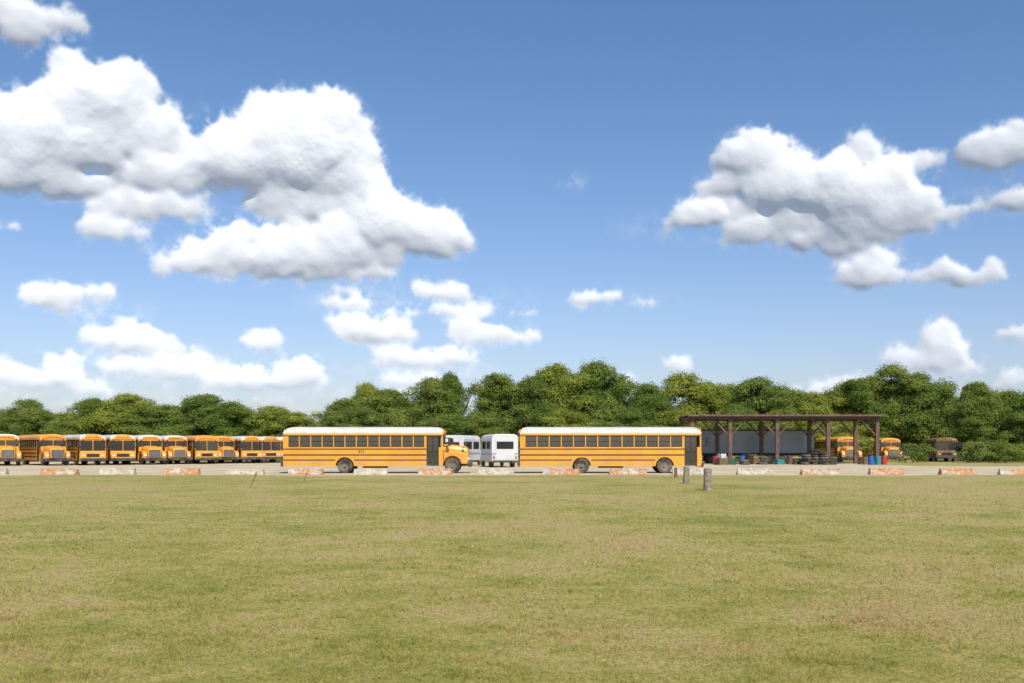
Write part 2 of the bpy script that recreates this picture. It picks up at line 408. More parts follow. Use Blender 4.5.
    for a,b in ((-.95,-.38),(-.30,.30),(.38,.95)):
        bm=bmesh.new(); box(bm,.02,.03,a,b,1.75,2.4,0); fin(bm,"rear_window",[M_gl],root)
    for a,b in ((-i,-.035),(.035,i)):
        bm=bmesh.new()
        box(bm,LB-.035,LB-.024,a,b,fz,2.44,0)
        for q in ((a,b,fz,fz+.05),(a,b,2.40,2.44),(a,a+.05,fz+.05,2.40),(b-.05,b,fz+.05,2.40)): box(bm,LB-.024,LB+.004,q[0],q[1],q[2],q[3],1)
        fin(bm,"windscreen",[M_gl,M_blk],root)
    so=None
    for k in range(nwin-1):
        for s in (-1,1):
            if so is None:
                bm=bmesh.new(); prism(bm,[(0,.93),(0,1.95),(.1,1.95),(.13,1.38),(.5,1.38),(.5,1.25),(.12,1.25),(.12,.93)],-.4,.4); so=fin(bm,"seat",[M_seat],root); o=so
            else: o=mkobj("seat",so.data,root)
            o.location=(w0+.3+pitch*k,s*.7,0)
    bm=bmesh.new(); d0,d1=dr; mid=(d0+d1)/2
    for a,b in ((d0+.02,mid),(mid,d1-.02)):
        y=-HW+.03
        box(bm,a,b,y,y+.008,.55,2.42,0)
        for q in ((a,a+.04,.5,2.46),(b-.04,b,.5,2.46),(a+.04,b-.04,.5,.60),(a+.04,b-.04,2.38,2.46),(a+.04,b-.04,1.38,1.45)): box(bm,q[0],q[1],y-.02,y,q[2],q[3],1)
    fin(bm,"door",[M_gld,M_blk],root)
    bm=bmesh.new(); prism(bm,[(LB-1.5,.93),(LB-1.55,2.05),(LB-1.42,2.05),(LB-1.35,1.45),(LB-.95,1.42),(LB-.95,1.28),(LB-1.3,.93)],.35,.85); fin(bm,"driver_seat",[M_seat],root)
    for s in (-1,1):
        wheel(root,wr,s*.95,.5,.5); wheel(root,wf,s*1.03,.5,.3)
    bm=bmesh.new(); box(bm,-.16,-.002,-1.2,1.2,.45,.72); fin(bm,"bumper",[M_blk],root,bevel=.02)
    FX=12.15 if conv else LB+.04
    bm=bmesh.new(); box(bm,FX+.002,FX+(.2 if conv else .13),-1.2,1.2,.42,.70); fin(bm,"bumper",[M_blk],root,bevel=.03)
    if conv:
        bm=bmesh.new(); rings=[]
        for x,hw,zt2,zl in ((LB+.002,.95,1.93,.75),(LB+.5,.84,1.90,.75),(LB+1.1,.74,1.82,.75),(LB+1.5,.68,1.74,.75),(LB+1.64,.60,1.60,.75)):
            r=[bm.verts.new((x,y,z)) for y,z in ((-hw,zl),(-hw,zt2-.28),(-hw*.86,zt2-.08),(-hw*.5,zt2),(hw*.5,zt2),(hw*.86,zt2-.08),(hw,zt2-.28),(hw,zl))]
            rings.append(r)
        for a,b in zip(rings,rings[1:]):
            for k in range(7): bm.faces.new((a[k],a[k+1],b[k+1],b[k]))
        bm.faces.new(rings[0]); bm.faces.new(rings[-1][::-1])
        fin(bm,"hood",[yel],root,bevel=.03)
        for s in (-1,1):
            bm=bmesh.new(); pts=[(LB+.02,1.40),(LB+.02,.62)]
            for k in range(13):
                a=math.pi-math.pi*k/12; pts.append((11.1+.58*math.cos(a),.62+.52*math.sin(a)))
            pts+=[(12.1,.62),(12.12,1.05),(11.95,1.32),(11.6,1.42)]
            y0,y1=sorted((s*.76,s*1.17)); prism(bm,pts,y0,y1); fin(bm,"fender",[yel],root,bevel=.04)
            bm=bmesh.new(); lathe(bm,[(0,.11),(.05,.11),(.07,.08),(.075,.005)],16)
            fin(bm,"headlight",[M_lens],root,loc=(12.11,s*.93,.95),rot=(0,0,-math.pi/2))
            bm=bmesh.new(); beam(bm,(11.7,s*1.05,1.38),(11.95,s*1.2,1.95),.03,.03); lathe_z(bm,[(1.84,.02),(1.88,.09),(1.97,.12),(2.06,.09),(2.1,.02)],10,0,11.96,s*1.2); fin(bm,"mirror",[M_blk],root)
        bm=bmesh.new()
        for k in range(7): box(bm,LB+1.642,LB+1.68,-.5,.5,.82+k*.1,.86+k*.1)
        box(bm,LB+1.60,LB+1.642,-.55,.55,.78,1.52,1)
        fin(bm,"grille",[M_chr,M_blk],root)
    else:
        bm=bmesh.new(); prism(bm,[(LB+.002,.56),(LB+.03,.60),(LB+.05,.85),(LB+.05,1.15),(LB+.03,1.38),(LB+.002,1.41)],-1.14,1.14); fin(bm,"nose",[yel],root,bevel=.012)
        bm=bmesh.new(); prism(bm,[(LB+.052,2.56),(LB+.09,2.60),(LB+.052,2.95),(LB-.3,3.04),(LB-.3,2.9),(LB+.052,2.9)],-.6,.6)
        fin(bm,"visor",[yel],root,bevel=.008)
        for s in (-1,1):
            bm=bmesh.new(); lathe(bm,[(0,.1),(.03,.1),(.05,.07),(.055,.005)],16)
            fin(bm,"headlight",[M_lens],root,loc=(LB+.052,s*.88,.95),rot=(0,0,-math.pi/2))
        bm=bmesh.new(); box(bm,LB+.052,LB+.065,-.6,.6,.82,1.14,1)
        for k in range(4): box(bm,LB+.065,LB+.08,-.58,.58,.85+k*.07,.88+k*.07,0)
        fin(bm,"grille",[M_met,M_blk],root)
    for x,sx in ((LB+.052,1),(-.052,-1)):
        for y,m in ((-.93,M_amb),(.93,M_amb),(-1.05,M_red),(1.05,M_red)):
            xx=x
            bm=bmesh.new(); lathe(bm,[(0,.085),(.04,.085),(.05,.06),(.052,.004)],14)
            yy=y*.70 if abs(y)<1 else y*.86
            zz=2.72
            if abs(y)>=1: xx=(LB+.002 if sx>0 else -.002); zz=2.54
            fin(bm,"warning_light",[m],root,loc=(xx,yy,zz),rot=(0,0,-sx*math.pi/2))
    for s in (-1,1):
        bm=bmesh.new(); lathe(bm,[(0,.09),(.03,.09),(.04,.004)],14); fin(bm,"tail_light",[M_red],root,loc=(-.002,s*.98,1.35),rot=(0,0,math.pi/2))
    text(root,"SCHOOL BUS",.17,(LB+(.054 if conv else .084),0,2.73),(math.pi/2,0,math.pi/2),M_blk)
    text(root,"SCHOOL BUS",.17,(-.054,0,2.73),(math.pi/2,0,-math.pi/2),M_blk)
    for s in (-1,1):
        bm=bmesh.new(); mxx=LB+.05 if not conv else LB+.1
        beam(bm,(mxx-.06,s*1.18,2.35),(mxx+.35,s*1.42,2.3),.05,.05); beam(bm,(mxx-.06,s*1.18,1.75),(mxx+.35,s*1.42,1.85),.05,.05)
        box(bm,mxx+.26,mxx+.42,s*1.42-.13,s*1.42+.13,1.80,2.34)
        fin(bm,"mirror",[M_blk],root)
    bm=bmesh.new(); r=.23
    pts=[(r*math.cos(math.pi/8+k*math.pi/4),r*math.sin(math.pi/8+k*math.pi/4)) for k in range(8)]
    prism(bm,[(dr[0]-.6+a,1.42+b) for a,b in pts],HW+.03,HW+.06); fin(bm,"stop_sign",[M_redp],root)
    return root
_sw={}
def swapped(d,a,b):
    k=(d.name,a.name,b.name)
    if k not in _sw:
        e=d.copy()
        for i,m in enumerate(e.materials):
            if m==a: e.materials[i]=b
        _sw[k]=e
    return _sw[k]
def copy_thing(root,loc,rot,name=None,swap=None):
    cm={}
    for o in bpy.data.objects:
        if o.parent: cm.setdefault(o.parent,[]).append(o)
    def rec(o,par):
        n=o.copy(); COL.objects.link(n)
        if par: n.parent=par
        if swap and n.data is not None:
            for a,b in swap.items():
                if any(m==a for m in n.data.materials):
                    n.data=swapped(n.data,a,b)
        for c in cm.get(o,[]): rec(c,n)
        return n
    n=rec(root,None); n.location=loc; n.rotation_euler=(0,0,rot)
    if name: n.name=name
    return n

busA=school_bus('conv',M_yel,M_rf); busB=school_bus('tran',M_yel,M_rf)
GBUS="school buses parked in the gravel lot"
D1=66.52
H=math.radians(34); hd=Vector((math.sin(H),-math.cos(H),0)); rz=math.atan2(hd.y,hd.x)
row=[(8,94.6,'A',12.2,0,0),(58,95.5,'A',12.2,1,.09),(93,97.2,'B',11.9,0,.03),(123,99.6,'B',11.9,0,-.01),(155,101.2,'A',12.2,0,.02),(180,104.4,'A',12.2,1,-.02),(207,105.8,'B',11.9,0,0),(229,109.2,'A',12.2,1,.02),(252,110.8,'B',11.9,0,0),(271,114.4,'B',11.9,1,.01),(289,117,'B',11.9,0,0)]
for px,D,k,L,old,dr_ in row:
    h2=H+dr_; hv=Vector((math.sin(h2),-math.cos(h2),0))
    f=Vector((wx(px,D),D,0)); loc=f-hv*L
    sw={M_yel:M_yel2} if old else {}
    if px in (207,229,58): sw[M_rf]=M_yel2
    b=copy_thing(busA if k=='A' else busB,loc,math.atan2(hv.y,hv.x),"school_bus",sw)
    tag(b,("yellow school bus with hood, parked in a diagonal row on gravel" if k=='A' else "flat fronted yellow school bus parked in a diagonal row on gravel"),"school bus",GBUS)
b=copy_thing(busA,(wx(852,116)+.4,128,0),math.radians(-92),"school_bus",{M_yel:M_yel2,M_rf:M_yel2}); tag(b,"orange school bus with hood parked facing out beside the open shed","school bus",GBUS)
b=copy_thing(busA,(wx(893,128)+1.4,140,0),math.radians(-96),"school_bus",{M_yel:M_yel2,M_rf:M_yel2}); tag(b,"orange school bus with hood parked nose out past the shed","school bus",GBUS)
ang=math.radians(-106); b=copy_thing(busB,(wx(947,124)-11.9*math.cos(ang),124-11.9*math.sin(ang),0),ang,"school_bus",{M_yel:M_brn,M_rf:M_brn}); tag(b,"derelict yellow brown school bus overgrown by shrubs","school bus",GBUS)
busA.location=(wx(283,65.3),D1,0); busB.location=(wx(520,65.3),D1,0)
tag(busA,"yellow school bus with hood and cream roof, open folding door","school bus",GBUS)
tag(busB,"flat fronted yellow school bus with cream roof on gravel","school bus",GBUS)
text(busA,"813",.24,(5.15,-HW-.004,1.42),(math.pi/2,0,0),M_blk)

# ---------------------------------------------------------------- white shuttle buses
def shuttle():
    root=empty("shuttle_bus",(0,0,0)); L=7.2; w=1.17
    bm=bmesh.new()
    pts=[(-w,.5),(-w,2.55),(-w+.1,2.78),(-w+.35,2.9),(w-.35,2.9),(w-.1,2.78),(w,2.55),(w,.5)]
    A=[bm.verts.new((0,y,z)) for y,z in pts]; B=[bm.verts.new((5.6,y,z)) for y,z in pts]
    bm.faces.new(A); bm.faces.new(B[::-1])
    for k in range(8): bm.faces.new((A[k],B[k],B[(k+1)%8],A[(k+1)%8]))
    fin(bm,"body",[M_wh],root,bevel=.04)
    bm=bmesh.new(); prism(bm,[(5.6,.5),(5.6,2.5),(5.9,2.3),(6.3,1.5),(7.1,1.25),(7.2,.55)],-.98,.98); fin(bm,"cab",[M_wh],root,bevel=.05)
    bm=bmesh.new(); prism(bm,[(5.93,2.23),(6.28,1.56),(6.32,1.56),(5.97,2.25)],-.85,.85); fin(bm,"windscreen",[M_gl],root)
    for s in (-1,1):
        for k in range(2):
            bm=bmesh.new(); y0,y1=sorted((s*(w+.004),s*(w+.02))); x=.65+k*2.5
            box(bm,x,x+1.9,y0,y1,1.6,2.3); fin(bm,"window",[M_glo],root,bevel=.005)
        for za,zb_ in ((1.08,1.20),(1.27,1.30)):
            bm=bmesh.new(); y0,y1=sorted((s*(w+.003),s*(w+.009))); box(bm,.02,5.58,y0,y1,za,zb_); fin(bm,"stripe",[M_blue],root)
        wheel(root,1.6,s*.95,.4,.36); wheel(root,6.3,s*.88,.4,.24)
        bm=bmesh.new(); box(bm,-.03,-.002,s*.98-.06,s*.98+.06,.75,1.0); fin(bm,"tail_light",[M_red],root,bevel=.01)
        bm=bmesh.new(); y0,y1=sorted((s*.86,s*1.12)); box(bm,-.010,-.003,y0,y1,1.10,1.24); fin(bm,"stripe",[M_blue],root)
    bm=bmesh.new(); box(bm,-.025,-.003,-.84,.84,.6,2.5); fin(bm,"rear_door",[M_wh],root,bevel=.008)
    bm=bmesh.new(); box(bm,-.034,-.027,-.74,.74,1.60,2.25); fin(bm,"rear_window",[M_glo],root)
    bm=bmesh.new(); box(bm,-.2,-.002,-1.1,1.1,.42,.62); fin(bm,"bumper",[M_blk],root,bevel=.02)
    return root
sh1=shuttle()
sh2=copy_thing(sh1,(wx(452,93),93,0),math.radians(76),"shuttle_bus")
sh1.location=(wx(505,86),86.5,0); sh1.rotation_euler=(0,0,math.radians(101))
tag(sh1,"boxy white shuttle bus with purple blue stripe, rear view","shuttle bus","white shuttle buses"); tag(sh2,"white shuttle bus half hidden behind yellow school bus","shuttle bus","white shuttle buses")

# ---------------------------------------------------------------- barriers
bm=bmesh.new(); prof=[(-.28,0),(-.28,.10),(-.16,.28),(-.13,.42),(.13,.42),(.16,.28),(.28,.10),(.28,0)]
A=[bm.verts.new((-1.12,y,z)) for y,z in prof]; B=[bm.verts.new((1.12,y,z)) for y,z in prof]
bm.faces.new(A); bm.faces.new(B[::-1])
for k in range(8): bm.faces.new((A[k],B[k],B[(k+1)%8],A[(k+1)%8]))
bmesh.ops.subdivide_edges(bm,edges=[e for e in bm.edges if abs(e.verts[0].co.x-e.verts[1].co.x)>1],cuts=9)
for v in bm.verts:
    if v.co.z>.05: v.co+=Vector((random.uniform(-.02,.02),random.uniform(-.025,.025),random.uniform(-.045,.012)))
bar=fin(bm,"concrete_barrier",[M_bar],None,bevel=.02)
base=bar.data
barO=bar.data.copy(); barO.materials[0]=M_baro
pos=[(-50,0),(-12,0),(60,1),(118,0),(182,1),(245,0),(306,1),(371,0),(435,1),(496,0),(561,1),(628,1),(690,0),(755,0),(820,1),(886,1),(958,1),(1018,1),(1080,0)]
for k,(px,o_) in enumerate(pos):
    o=bar if k==0 else bar.copy()
    if k: COL.objects.link(o)
    o.data=barO if o_ else base
    D=62+random.uniform(-.35,.35); o.location=(wx(px,D),D,-.01); o.rotation_euler=(0,random.uniform(-.012,.012),random.uniform(-.06,.06)+(math.pi if random.random()<.5 else 0))
    o.scale=(random.uniform(.92,1.06),1,random.uniform(.88,1.05))
    tag(o,"low concrete barrier with flaking orange paint at lot edge" if o_ else "low weathered grey concrete barrier at the gravel lot edge","concrete barrier","barriers along the lot edge")

# ---------------------------------------------------------------- posts & stakes
def post(px,D,h,r,m,label,tilt=0):
    bm=bmesh.new(); n=14; rings=[]
    for z,q in ((-.05,1.06),(.1,1.02),(h*.5,.98),(h-.06,1.0),(h-.01,.95),(h,.8)):
        rings.append([bm.verts.new(((r*q*(1+.06*math.sin(3*a+z*4)+.04*math.sin(7*a)))*math.cos(a),(r*q*(1+.05*math.sin(5*a)))*math.sin(a),z)) for a in [2*math.pi*k/n for k in range(n)]])
    for a,b in zip(rings,rings[1:]):
        for k in range(n): bm.faces.new((a[k],a[(k+1)%n],b[(k+1)%n],b[k]))
    bm.faces.new(rings[-1])
    o=fin(bm,"wooden_post",[m],None,loc=(wx(px,D),D,0),rot=(0,tilt,0)); tag(o,label,"post","wooden posts in the field"); return o
post(707.5,38.2,.86,.155,M_wood,"thick grey weathered wooden post standing in grass")
post(686,45.5,.80,.14,M_wood,"grey weathered wooden post standing in grass",.03)
post(676,56,.55,.09,M_wood2,"short thin brown wooden post near the gravel lot edge",-.05)
def stake(px,D,h,tilt,label):
    bm=bmesh.new(); box(bm,-.016,.016,-.016,.016,-.1,h); box(bm,-.045,.045,-.024,-.016,h-.14,h-.04)
    o=fin(bm,"metal_stake",[M_wood2],None,loc=(wx(px,D),D,0),rot=(0,tilt,0),bevel=.003); tag(o,label,"stake","thin stakes in the grass")
stake(250,41,.70,.42,"thin brown stake leaning over in grass"); stake(304,50,.45,.35,"short thin brown stake leaning in grass")

# ---------------------------------------------------------------- open shed
SD=104
shed=empty("open_shed",(wx(692,SD),SD,0)); tag(shed,"open sided brown steel frame shed with flat metal roof","shed")
LS=wx(877,SD)-wx(692,SD); DS=6.5; HS=wz(416,SD)-.05
cols=[0]+[wx(p,SD)-wx(692,SD) for p in (730,777,828)]+[LS]
for j,y in enumerate((0,DS)):
    for x in cols:
        bm=bmesh.new()
        box(bm,-.19,.19,-.19,-.15,0,HS-.3); box(bm,-.19,.19,.15,.19,0,HS-.3); box(bm,-.03,.03,-.15,.15,0,HS-.3); box(bm,-.3,.3,-.3,.3,-.02,.04)
        fin(bm,"column",[M_rust],shed,loc=(x,y,0))
        for s in (-1,1):
            if (x==0 and s<0) or (x==LS and s>0): continue
            bm=bmesh.new(); beam(bm,(s*.19,0,HS-1.9),(s*1.65,0,HS-.34),.14,.14); fin(bm,"brace",[M_rust],shed,loc=(x,y,0))
    bm=bmesh.new()
    prof=[(-.12,HS-.3),(.12,HS-.3),(.12,HS-.22),(.03,HS-.22),(.03,HS-.06),(.12,HS-.06),(.12,HS+.02),(-.12,HS+.02),(-.12,HS-.06),(-.03,HS-.06),(-.03,HS-.22),(-.12,HS-.22)]
    A=[bm.verts.new((-.3,y+a,z)) for a,z in prof]; B=[bm.verts.new((LS+.3,y+a,z)) for a,z in prof]
    bm.faces.new(A); bm.faces.new(B[::-1])
    for k in range(12): bm.faces.new((A[k],B[k],B[(k+1)%12],A[(k+1)%12]))
    fin(bm,"beam",[M_rust],shed)
for x in cols:
    bm=bmesh.new(); box(bm,x-.06,x+.06,.13,DS-.13,HS-.28,HS-.02); fin(bm,"rafter",[M_rust],shed)
    bm=bmesh.new(); beam(bm,(x,.2,HS-1.6),(x,1.6,HS-.3),.10,.12); fin(bm,"brace",[M_rust],shed)
y=-.4
while y<DS+.6:
    bm=bmesh.new(); box(bm,-.4,LS+.4,y-.04,y+.04,HS+.022,HS+.10); y+=1.1
    fin(bm,"purlin",[M_rust],shed)
bm=bmesh.new(); n=int((LS+1)/.2); prev=None
for k in range(n+1):
    x=-.5+k*.2; z=HS+.106+(.03 if k%2 else 0)
    a=bm.verts.new((x,-.7,z)); b=bm.verts.new((x,DS+.7,z+.1)); 
    if prev: bm.faces.new((prev[0],a,b,prev[1]))
    prev=(a,b)
ro=fin(bm,"roof",[M_corr],shed); so=ro.modifiers.new('s','SOLIDIFY'); so.thickness=.02
bm=bmesh.new(); box(bm,-.52,LS+.52,-.74,-.705,HS+.0,HS+.19); fin(bm,"fascia",[M_rust],shed)

# ---------------------------------------------------------------- trailer beside the shed
DT=112.5
tr=empty("box_trailer",(wx(700,DT),DT,0)); tag(tr,"long blue grey box trailer parked behind the open shed","trailer")
LT=wx(814,DT)-wx(700,DT); TZ=wz(430,DT)
bm=bmesh.new(); box(bm,0,LT,0,2.5,1.05,TZ); fin(bm,"body",[M_trl],tr,bevel=.03)
for zz in (1.02,TZ-.1):
    bm=bmesh.new(); box(bm,-.01,LT+.01,-.03,-.002,zz,zz+.12); fin(bm,"rail",[M_met],tr)
bm=bmesh.new(); box(bm,.1,LT-.1,.3,2.2,.85,1.045); fin(bm,"chassis",[M_met],tr)
for x in (1.3,2.5):
    for yy in (.25,2.25): wheel(tr,x,yy,.5,.45)
for yy in (.4,2.1):
    bm=bmesh.new(); box(bm,LT-2.6,LT-2.45,yy-.06,yy+.06,.05,.845); box(bm,LT-2.7,LT-2.35,yy-.15,yy+.15,0,.06); fin(bm,"landing_leg",[M_met],tr)

# ---------------------------------------------------------------- yard clutter
bm=bmesh.new(); n=10
R,r_=.38,.13
rr=[]
for i_ in range(24):
    a=2*math.pi*i_/24; ring=[]
    for k in range(n):
        b=2*math.pi*k/n; q=R+r_*max(-.75,math.cos(b)); ring.append(bm.verts.new((q*math.cos(a),q*math.sin(a),.13+.13*math.sin(b))))
    rr.append(ring)
for i_ in range(24):
    for k in range(n): bm.faces.new((rr[i_][k],rr[i_][(k+1)%n],rr[(i_+1)%24][(k+1)%n],rr[(i_+1)%24][k]))
ty=fin(bm,"loose_tyre",[M_tyre],None); first=True
for px,D,nn in ((806,101,4),(815,101.5,6),(824,101,5),(832,102,3),(797,102,2),(745,101,2),(764,102.5,3),(752,106,4),(783,106,3)):
    for k in range(nn):
        o=ty if first else ty.copy()
        if not first: COL.objects.link(o)
        first=False
        o.location=(wx(px,D)+random.uniform(-.08,.08),D+random.uniform(-.08,.08),k*.262); o.rotation_euler=(0,0,random.random()*6)
        tag(o,"worn black tyre stacked in a pile beside the shed","tyre","stacked tyres by the shed")
def barrel(px,D,m,label):
    bm=bmesh.new(); lathe_z(bm,[(0,.28),(.02,.3),(.29,.3),(.31,.315),(.33,.3),(.57,.3),(.59,.315),(.61,.3),(.87,.3),(.89,.29),(.87,.275)],20)
    o=fin(bm,"barrel",[m],None,loc=(wx(px,D),D,0)); tag(o,label,"barrel","drums by the shed")
barrel(871,100,M_blu2,"blue plastic drum standing beside the shed"); barrel(878,100.6,M_tarp,"teal plastic drum standing beside the shed")
barrel(884,101,M_redp,"red steel drum standing beside the shed"); barrel(742,103,M_blu2,"blue plastic drum standing under the shed roof"); barrel(716,101,M_redp,"red steel drum by the parked bus")
barrel(770,104,M_met,"dark steel drum under the shed roof"); barrel(790,104,M_rust,"rusty steel drum under the shed roof")
def crate(px,D,w,h,m,label,z=0,rot=0):
    bm=bmesh.new(); t=.03
    for s in (-1,1):
        z0=0
        while z0<h-.05:
            z1=min(h,z0+.14); box(bm,-w/2,w/2,s*w/2-(t if s>0 else 0),s*w/2+(0 if s>0 else t),z0,z1-.02)
            box(bm,s*w/2-(t if s>0 else 0),s*w/2+(0 if s>0 else t),-w/2+t+.002,w/2-t-.002,z0,z1-.02); z0+=.14
    for sx in (-1,1):
        for sy in (-1,1): box(bm,sx*(w/2-.06)-.03,sx*(w/2-.06)+.03,sy*(w/2-.065)-.03,sy*(w/2-.065)+.03,0,h)
    box(bm,-w/2+t,w/2-t,-w/2+t,w/2-t,.01,.04)
    o=fin(bm,"crate",[m],None,loc=(wx(px,D),D,z),rot=(0,0,rot)); tag(o,label,"crate","crates in the yard")
crate(722,100,.9,.7,M_wood2,"brown slatted timber crate on gravel by the shed",0,.2); crate(732,101,.8,.6,M_grn,"green slatted crate on gravel by the shed",0,-.3)
crate(722,100,.6,.45,M_wh,"white slatted crate resting on a timber crate",.70,.4); crate(757,104,1.1,.9,M_brn,"brown slatted crate under the shed roof",0,.1)
crate(864,103,.9,.8,M_wood2,"brown slatted timber crate beside the shed",0,.5); crate(748,108,1.2,1.1,M_wood2,"large brown slatted crate under the shed roof",0,.0); crate(779,103,.8,.6,M_tarp,"teal slatted crate under the shed roof",0,.3)

# ---------------------------------------------------------------- ground
def gcolor(T):
    g=T.n.new('ShaderNodeNewGeometry'); v=g.outputs['Position']
    big=T.noise(v,.09,3,.6); mid=T.noise(v,.34,5,.74,dist=.7); fine=T.noise(v,2.2,4,.7)
    f=T.math('ADD',T.math('ADD',T.math('MULTIPLY',big,.85),T.math('MULTIPLY',mid,1.0)),T.math('MULTIPLY',fine,.60))
    f=T.math('MULTIPLY',f,.4082)
    c=T.ramp(f,[(.41,(.245,.248,.066)),(.46,(.310,.290,.090)),(.50,(.360,.320,.115)),(.535,(.41,.338,.150)),(.58,(.42,.315,.155)),(.66,(.34,.24,.125))])
    return c,v
def groundmat():
    m,T,b=newmat("mown grass ground"); c,v=gcolor(T)
    n=T.noise(v,14,7,.75); c2=T.mix(T.step(n,.35,.62),(.58,.55,.50),(1.1,1.1,1.1)); c=T.mix(1.0,c,c2,'MULTIPLY')
    c=T.mix(T.step(T.vec('LENGTH',v),190,330),c,(.165,.180,.180))  # distant ground greyed to set the bounce light on cloud undersides
    T.l.new(c,b.inputs['Base Color']); b.inputs['Roughness'].default_value=1; b.inputs['Specular IOR Level'].default_value=.1
    bp=T.n.new('ShaderNodeBump'); bp.inputs[0].default_value=.5; bp.inputs[1].default_value=.03; T.l.new(n,bp.inputs['Height']); T.l.new(bp.outputs[0],b.inputs['Normal'])
    return m
bm=bmesh.new(); R=2500
vs=[bm.verts.new(p) for p in ((-R,-R,0),(R,-R,0),(R,R,0),(-R,R,0))]; bm.faces.new(vs)
g=fin(bm,"ground",[groundmat()],None); g["kind"]="structure"
def gravmat():
    m,T,b=newmat("pale gravel"); g=T.n.new('ShaderNodeNewGeometry'); v=g.outputs['Position']
    n=T.noise(v,.25,6,.65); c=T.mix(T.step(n,.35,.65),(.44,.355,.225),(.60,.50,.335))
    n2=T.noise(v,8,6,.8); c=T.mix(1.0,c,T.mix(T.step(n2,.3,.7),(.75,.75,.75),(1.12,1.12,1.12)),'MULTIPLY')
    n3=T.noise(v,.6,6,.7); c=T.mix(T.step(n3,.62,.70),c,(.24,.23,.10))
    T.l.new(c,b.inputs['Base Color']); b.inputs['Roughness'].default_value=1
    return m
def irr(name,x0,x1,fy0,fy1,z,m,step=.5):
    bm=bmesh.new(); x=x0; prev=None
    while x<=x1:
        a=bm.verts.new((x,fy0(x)+random.uniform(-.25,.25),z)); b=bm.verts.new((x,fy1(x)+random.uniform(-.4,.4),z))
        if prev: bm.faces.new((prev[0],a,b,prev[1]))
        prev=(a,b); x+=step
    o=fin(bm,name,[m],None); o["kind"]="structure"; return o
irr("gravel_lot",-140,140,lambda x:60.3+.5*math.sin(x*.23)+.4*math.sin(x*.7+1),lambda x:(122 if x<8 else 112 if x<38 else 92)+1.5*math.sin(x*.2),.004,gravmat())

rng=np.random.default_rng(5)
def blades(N,dmin,dmax,name):
    u=rng.random(N); d=1/(1/dmin-u*(1/dmin-1/dmax))
    x=(rng.random(N)*2-1)*(d*.56+1.5)
    cl=.5+.5*np.sin(x*2.1+1.3*np.sin(d*1.7))*np.sin(d*2.3+1.1*np.sin(x*1.9))
    c2=np.sin(x*7.3+2.1*np.sin(d*5.1))*np.sin(d*6.7+1.7*np.sin(x*4.9))
    hh=(.010+.026*rng.random(N)**1.5)*(.55+.7*cl)*(1+1.3*np.clip(c2-.25,0,1))
    w=(.0017+.0021*rng.random(N))*np.clip(d/7,1,4.5)
    a=rng.random(N)*math.pi*2; la=rng.random(N)*math.pi*2; lean=hh*(.5+1.6*rng.random(N))
    base=np.stack([x,d,np.zeros(N)-.001],1)
    off=np.stack([np.cos(a)*w,np.sin(a)*w,np.zeros(N)],1)
    tip=base+np.stack([np.cos(la)*lean,np.sin(la)*lean,hh],1)
    co=np.stack([base-off,base+off,tip],1).reshape(-1,3)
    me=bpy.data.meshes.new(name); me.vertices.add(3*N); me.vertices.foreach_set('co',co.astype(np.float32).ravel())
    me.loops.add(3*N); me.loops.foreach_set('vertex_index',np.arange(3*N,dtype=np.int32))
    me.polygons.add(N); me.polygons.foreach_set('loop_start',np.arange(0,3*N,3,dtype=np.int32)); 
    at=me.attributes.new('tint','FLOAT','POINT'); t=np.repeat(rng.random(N),3); at.data.foreach_set('value',t.astype(np.float32))
    me.update(calc_edges=True)
    return me
def blademat():
    m,T,b=newmat("grass blades"); c,v=gcolor(T)
    at=T.n.new('ShaderNodeAttribute'); at.attribute_name='tint'
    k=T.ramp(at.outputs['Fac'],[(0,(.76,.95,.60)),(.5,(1.05,1.10,.90)),(.8,(1.25,1.18,1.05)),(1,(1.45,1.28,1.25))])
    c=T.mix(1.0,c,k,'MULTIPLY')
    T.n.remove(b); d=T.n.new('ShaderNodeBsdfDiffuse'); tl=T.n.new('ShaderNodeBsdfTranslucent'); T.l.new(c,d.inputs[0]); T.l.new(c,tl.inputs[0])
    ms=T.n.new('ShaderNodeMixShader'); ms.inputs[0].default_value=.35; T.l.new(d.outputs[0],ms.inputs[1]); T.l.new(tl.outputs[0],ms.inputs[2])
    T.l.new(ms.outputs[0],T.n['Material Output'].inputs[0]); return m
me=blades(540000,5.2,60.5,"grass"); me.materials.append(blademat())
gr=mkobj("grass",me); gr["kind"]="stuff"

# ---------------------------------------------------------------- trees
def leafmat(name,c1,c2):
    m,T,b=newmat(name); g=T.n.new('ShaderNodeNewGeometry'); oi=T.n.new('ShaderNodeObjectInfo')
    n=T.noise(g.outputs['Position'],.4,3,.6); c=T.mix(T.step(n,.32,.68),c1,c2)
    r=T.ramp(oi.outputs['Random'],[(0,(.76,.86,.80)),(.5,(1,1,1)),(1,(1.4,1.25,.95))])
    c=T.mix(1.0,c,r,'MULTIPLY')
    T.n.remove(b); d=T.n.new('ShaderNodeBsdfDiffuse'); tl=T.n.new('ShaderNodeBsdfTranslucent'); T.l.new(c,d.inputs[0]); T.l.new(c,tl.inputs[0])
    ms=T.n.new('ShaderNodeMixShader'); ms.inputs[0].default_value=.38; T.l.new(d.outputs[0],ms.inputs[1]); T.l.new(tl.outputs[0],ms.inputs[2])
    T.l.new(ms.outputs[0],T.n['Material Output'].inputs[0]); return m
M_leaf=leafmat("tree leaves",(.145,.205,.045),(.250,.300,.070))
M_leaf2=leafmat("shrub leaves",(.17,.21,.055),(.28,.32,.10))
M_bark=mat("bark",(.10,.08,.06),.9,0,.3,4)
